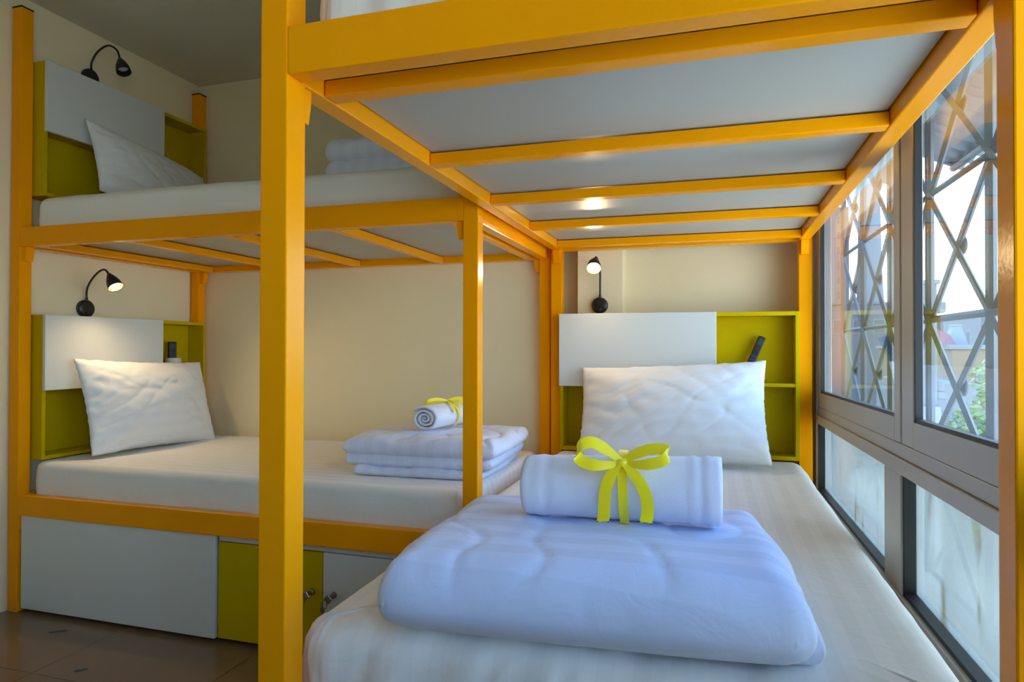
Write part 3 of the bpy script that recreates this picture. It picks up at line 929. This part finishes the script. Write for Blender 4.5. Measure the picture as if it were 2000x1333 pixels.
# ------------------------------------------------------------------ outside: window grille
gr = thing('window_grille', (.62, 1.8, .4), 'grey steel diamond grille outside the window', 'grille')
GX, P_Y, P_Z, Y0, Z0 = .62, .4525, .375, 1.79, 1.1457
def bar(a, b, r, name='bar', dx=0):
    V, Fc = tube([Vector((GX+dx, *a)), Vector((GX+dx, *b))], r, 4)
    me = mesh_from(name, V, Fc); fix_normals(me)
    obj(name, me, STEEL, gr)
ys = [Y0+P_Y*k for k in range(-4, 5)]
zs = [Z0+P_Z*k for k in range(-2, 3)]
for y in ys: bar((y, zs[0]), (y, zs[-1]), .0125, dx=.0)
for z in zs: bar((ys[0], z), (ys[-1], z), .010, dx=.006)
for i in range(len(ys)-1):
    for j in range(len(zs)-1):
        bar((ys[i], zs[j]), (ys[i+1], zs[j+1]), .009, 'diagonal_bar', -.004)
        bar((ys[i+1], zs[j]), (ys[i], zs[j+1]), .009, 'diagonal_bar', .004)
        V, Fc = lathe([(0, .022), (.006, .026), (.010, .020)], (GX+.010, (ys[i]+ys[i+1])/2, (zs[j]+zs[j+1])/2), (1, 0, 0), 12)
        smooth_mesh('rosette', V, Fc, STEEL, gr)
aw = thing('awning', (1.0, 2.4, 1.85), 'blue grey corrugated sheet awning above the grille', 'awning')
for k in range(9):
    y0 = .2+k*.36
    V, Fc = [], []
    n = 14
    far = k == 8
    for j in (0, 1):
        for i in range(n+1):
            y = y0+(.40 if not far else .75)*i/n
            zz = .009*math.cos(i/n*(8 if not far else 14)*PI)
            x = (.52 if j == 0 else (1.0+.035*math.sin(k*2.3+1) if not far else .86))
            V.append((x, y, 2.0-.47*(x-.52)+zz-.003*(k % 2)+(.06 if far else 0)))
    m_ = len(V)
    V += [(a, b, c+.004) for (a, b, c) in V]
    for i in range(n):
        Fc += [(i, i+1, n+2+i, n+1+i), (m_+i, m_+n+1+i, m_+n+2+i, m_+i+1), (i, m_+i, m_+i+1, i+1), (n+1+i, n+2+i, m_+n+2+i, m_+n+1+i)]
    me = mesh_from('sheet', V, Fc, True); fix_normals(me)
    obj('sheet', me, AWN, aw)
bar_ = tube([(.93, .2, 1.788), (.93, 3.06, 1.788)], .015, 6)
smooth_mesh('awning_rail', *bar_, STEEL, aw)

# ------------------------------------------------------------------ outside: the town
struct(box('ground', -200, 600, 4, 900, -12.2, -12, SOIL, bev=0))
def building(label, x0, x1, y0, y1, z1, m, group=None, wins=(), roof=None, z0=-12):
    t = thing('building', ((x0+x1)/2, (y0+y1)/2, z0), label, 'building', group)
    box('walls', x0, x1, y0, y1, z0, z1, m, t, .02, 1)
    if roof: box('roof_slab', x0-.15, x1+.15, y0-.15, y1+.15, z1, z1+.18, roof, t, .02, 1)
    for (wx, wz, ww, wh) in wins:
        f = box('window_frame', wx, wx+ww, y0-.04, y0+.02, wz, wz+wh, PALEM, t, .01, 1)
        box('window_pane', wx+.08, wx+ww-.08, y0-.05, y0-.04, wz+.08, wz+wh-.08, DARKW, f, 0)
    return t
ch = thing('chimney_stack', (3.83, 14.2, -12), 'tall weathered pale concrete stack beside the beige building', 'chimney')
box('shaft', 3.66, 3.99, 14.0, 14.5, -12, 2.25, CONC, ch, .02)
box('coping', 3.62, 4.03, 13.96, 14.54, 2.25, 2.33, CONC, ch, .01)
box('ledge', 3.99, 4.15, 14.05, 14.4, 1.72, 1.92, CONC, ch, .02)
box('ledge', 3.99, 4.12, 14.05, 14.4, .25, .42, CONC, ch, .03)
box('ledge', 3.99, 4.17, 14.05, 14.4, .10, .25, CONC, ch, .03)
box('base_block', 3.60, 4.02, 13.9, 14.4, -12, -.02, PALEM, ch, .02)
building('stained beige rendered building with dark windows beyond the grille', 9.05, 17, 30, 42, 1.0, BEIG,
         wins=[(9.85, -1.0, .75, 1.2), (10.75, -.3, .6, .8), (9.9, -3.2, .75, 1.2), (11.7, -1.0, .75, 1.2), (12.9, -.3, .6, .8), (12.9, -3.2, .75, 1.2)], roof=WREN)
building('narrow white rendered building beside the concrete stack', 7.0, 8.9, 26.5, 33, -.2, WREN, wins=[(7.9, -1.6, .3, .5), (8.3, -1.6, .3, .5)])
sk = thing('roof_skylight', (9.25, 32, 1.18), 'pale metal hopper-shaped skylight on the beige roof', 'skylight')
V = [(9.30, 31.2, 1.18), (10.0, 31.2, 1.18), (10.0, 32.0, 1.18), (9.30, 32.0, 1.18), (9.5, 31.4, 1.95), (9.82, 31.4, 1.95), (9.82, 31.8, 1.95), (9.5, 31.8, 1.95)]
obj('hood', mesh_from('hood', V, [(3, 2, 1, 0), (4, 5, 6, 7), (0, 1, 5, 4), (1, 2, 6, 5), (2, 3, 7, 6), (3, 0, 4, 7)]), PALEM, sk)
box('hood_cap', 9.47, 9.85, 31.37, 31.83, 1.95, 2.02, PALEM, sk, .02)
V = [(8.75, 30.2, 1.2), (9.25, 30.2, 1.2), (9.25, 31, 1.2), (8.75, 31, 1.2), (8.75, 30.9, 1.85), (9.25, 30.9, 1.6)]
rd = obj('roof_sheet', mesh_from('roof_sheet', V, [(0, 1, 5, 4), (3, 4, 5, 2), (0, 4, 3), (1, 2, 5), (0, 3, 2, 1)]), REDR, loc=(8.95, 30.6, 1.2))
tag(rd, 'faded red sloping roof sheet on the near corner of the beige building', 'roof')
tl = thing('tower', (16.8, 80, -12), 'pale teal clad tapering tower block in the far pane', 'building')
V = []
for z, xa, xb in ((-12, 15.2, 18.9), (9, 15.9, 17.6), (22, 16.1, 17.3)):
    V += [(xa, 80, z), (xb, 80, z), (xb, 84, z), (xa, 84, z)]
Fc = [(3, 2, 1, 0), (8, 9, 10, 11)]
for r in (0, 4):
    for k in range(4): Fc.append((r+k, r+(k+1) % 4, r+4+(k+1) % 4, r+4+k))
obj('cladding', mesh_from('cladding', V, Fc), TEAL, tl)
box('roof_cap', 16.0, 17.4, 79.9, 84.1, 22, 22.5, PALEM, tl, .03)
ap = building('pale high-rise with rows of windows in the far pane', 13.2, 14.7, 82, 88, 17, WREN,
              wins=[(13.35+.68*(i % 2), -2+1.7*(i//2), .5, 1.0) for i in range(22)])
building('low dark roofed building below the tower in the far pane', 9, 15.8, 60, 66, 4.6, GREYR, wins=[(9.5+1.5*i, 2.2, .9, 1.2) for i in range(4)], roof=GREYR)
rng = random.Random(11)
dist = [('small white block on the skyline', 60, 17.5, 2.6, 5.0, WREN), ('grey box building on the skyline right of the stack', 90, 27.5, 5, 7.4, GREYR),
        ('white house with a flat roof on the skyline', 110, 35, 6, 6.8, WREN), ('long pale block on the far skyline', 150, 46, 12, 8.5, PALEM),
        ('pale beige block on the far skyline', 140, 50, 7, 6.0, BEIG), ('distant white tower on the skyline', 200, 62, 6, 12.5, WREN),
        ('low grey block behind the beige roof', 60, 22, 5, 2.6, GREYR), ('small red roofed house behind the beige roof', 75, 25.7, 3, 4.6, REDR),
        ('distant pale slab at the right of the skyline', 180, 63, 14, 7.5, PALEM), ('white block at the right end of the skyline', 95, 33.4, 4, 4.4, WREN)]
for (lab, y, x, w, z, m) in dist:
    z = 1.06+(z-1.06)*.62
    building(lab, x, x+w, y, y+6, z, m, 'skyline buildings', wins=[(x+.2+w/4*i, z-2.2, w/7, 1.1) for i in range(3)], roof=GREYR)
def tree(label, c, R, seed, m, n=1500, ls=.10):
    r = random.Random(seed)
    t = thing('tree', (c[0], c[1], -12), label, 'tree', 'trees below the window')
    V, Fc = tube([(c[0], c[1], -12), (c[0]+.2, c[1], -6), (c[0], c[1], c[2])], [.22, .16, .08], 8)
    smooth_mesh('trunk', V, Fc, BARK, t)
    V, Fc = [], []
    clumps = [(Vector((r.gauss(0, .5), r.gauss(0, .5), r.gauss(0, .42)))*R, R*r.uniform(.25, .5)) for _ in range(26)]
    for _ in range(n):
        cc, rr = r.choice(clumps)
        d = Vector((r.gauss(0, 1), r.gauss(0, 1), r.gauss(0, 1))).normalized()*rr*r.uniform(.75, 1.05)
        p = Vector(c)+cc+d
        a = Vector((r.gauss(0, 1), r.gauss(0, 1), r.gauss(0, 1))).normalized()
        s, u = frame_of(a)
        s *= ls*r.uniform(.6, 1.2); u *= ls*.55
        b = len(V)
        V += [p-s, p+u, p+s, p-u]
        Fc.append((b, b+1, b+2, b+3))
    o = obj('foliage', mesh_from('foliage', V, Fc), m, t)
    o['kind'] = 'stuff'
tree('bright green leafy tree below the beige building', (5.55, 15.5, -1.55), 1.15, 3, LEAF, 4200, .085)
tree('yellow green leafy tree at the right edge of the near pane', (6.85, 19.3, -1.0), 1.1, 5, LEAF2, 3600, .095)
tree('dark green tree lower down before the white building', (6.2, 21.5, -2.6), 1.5, 9, LEAF, 3200, .12)
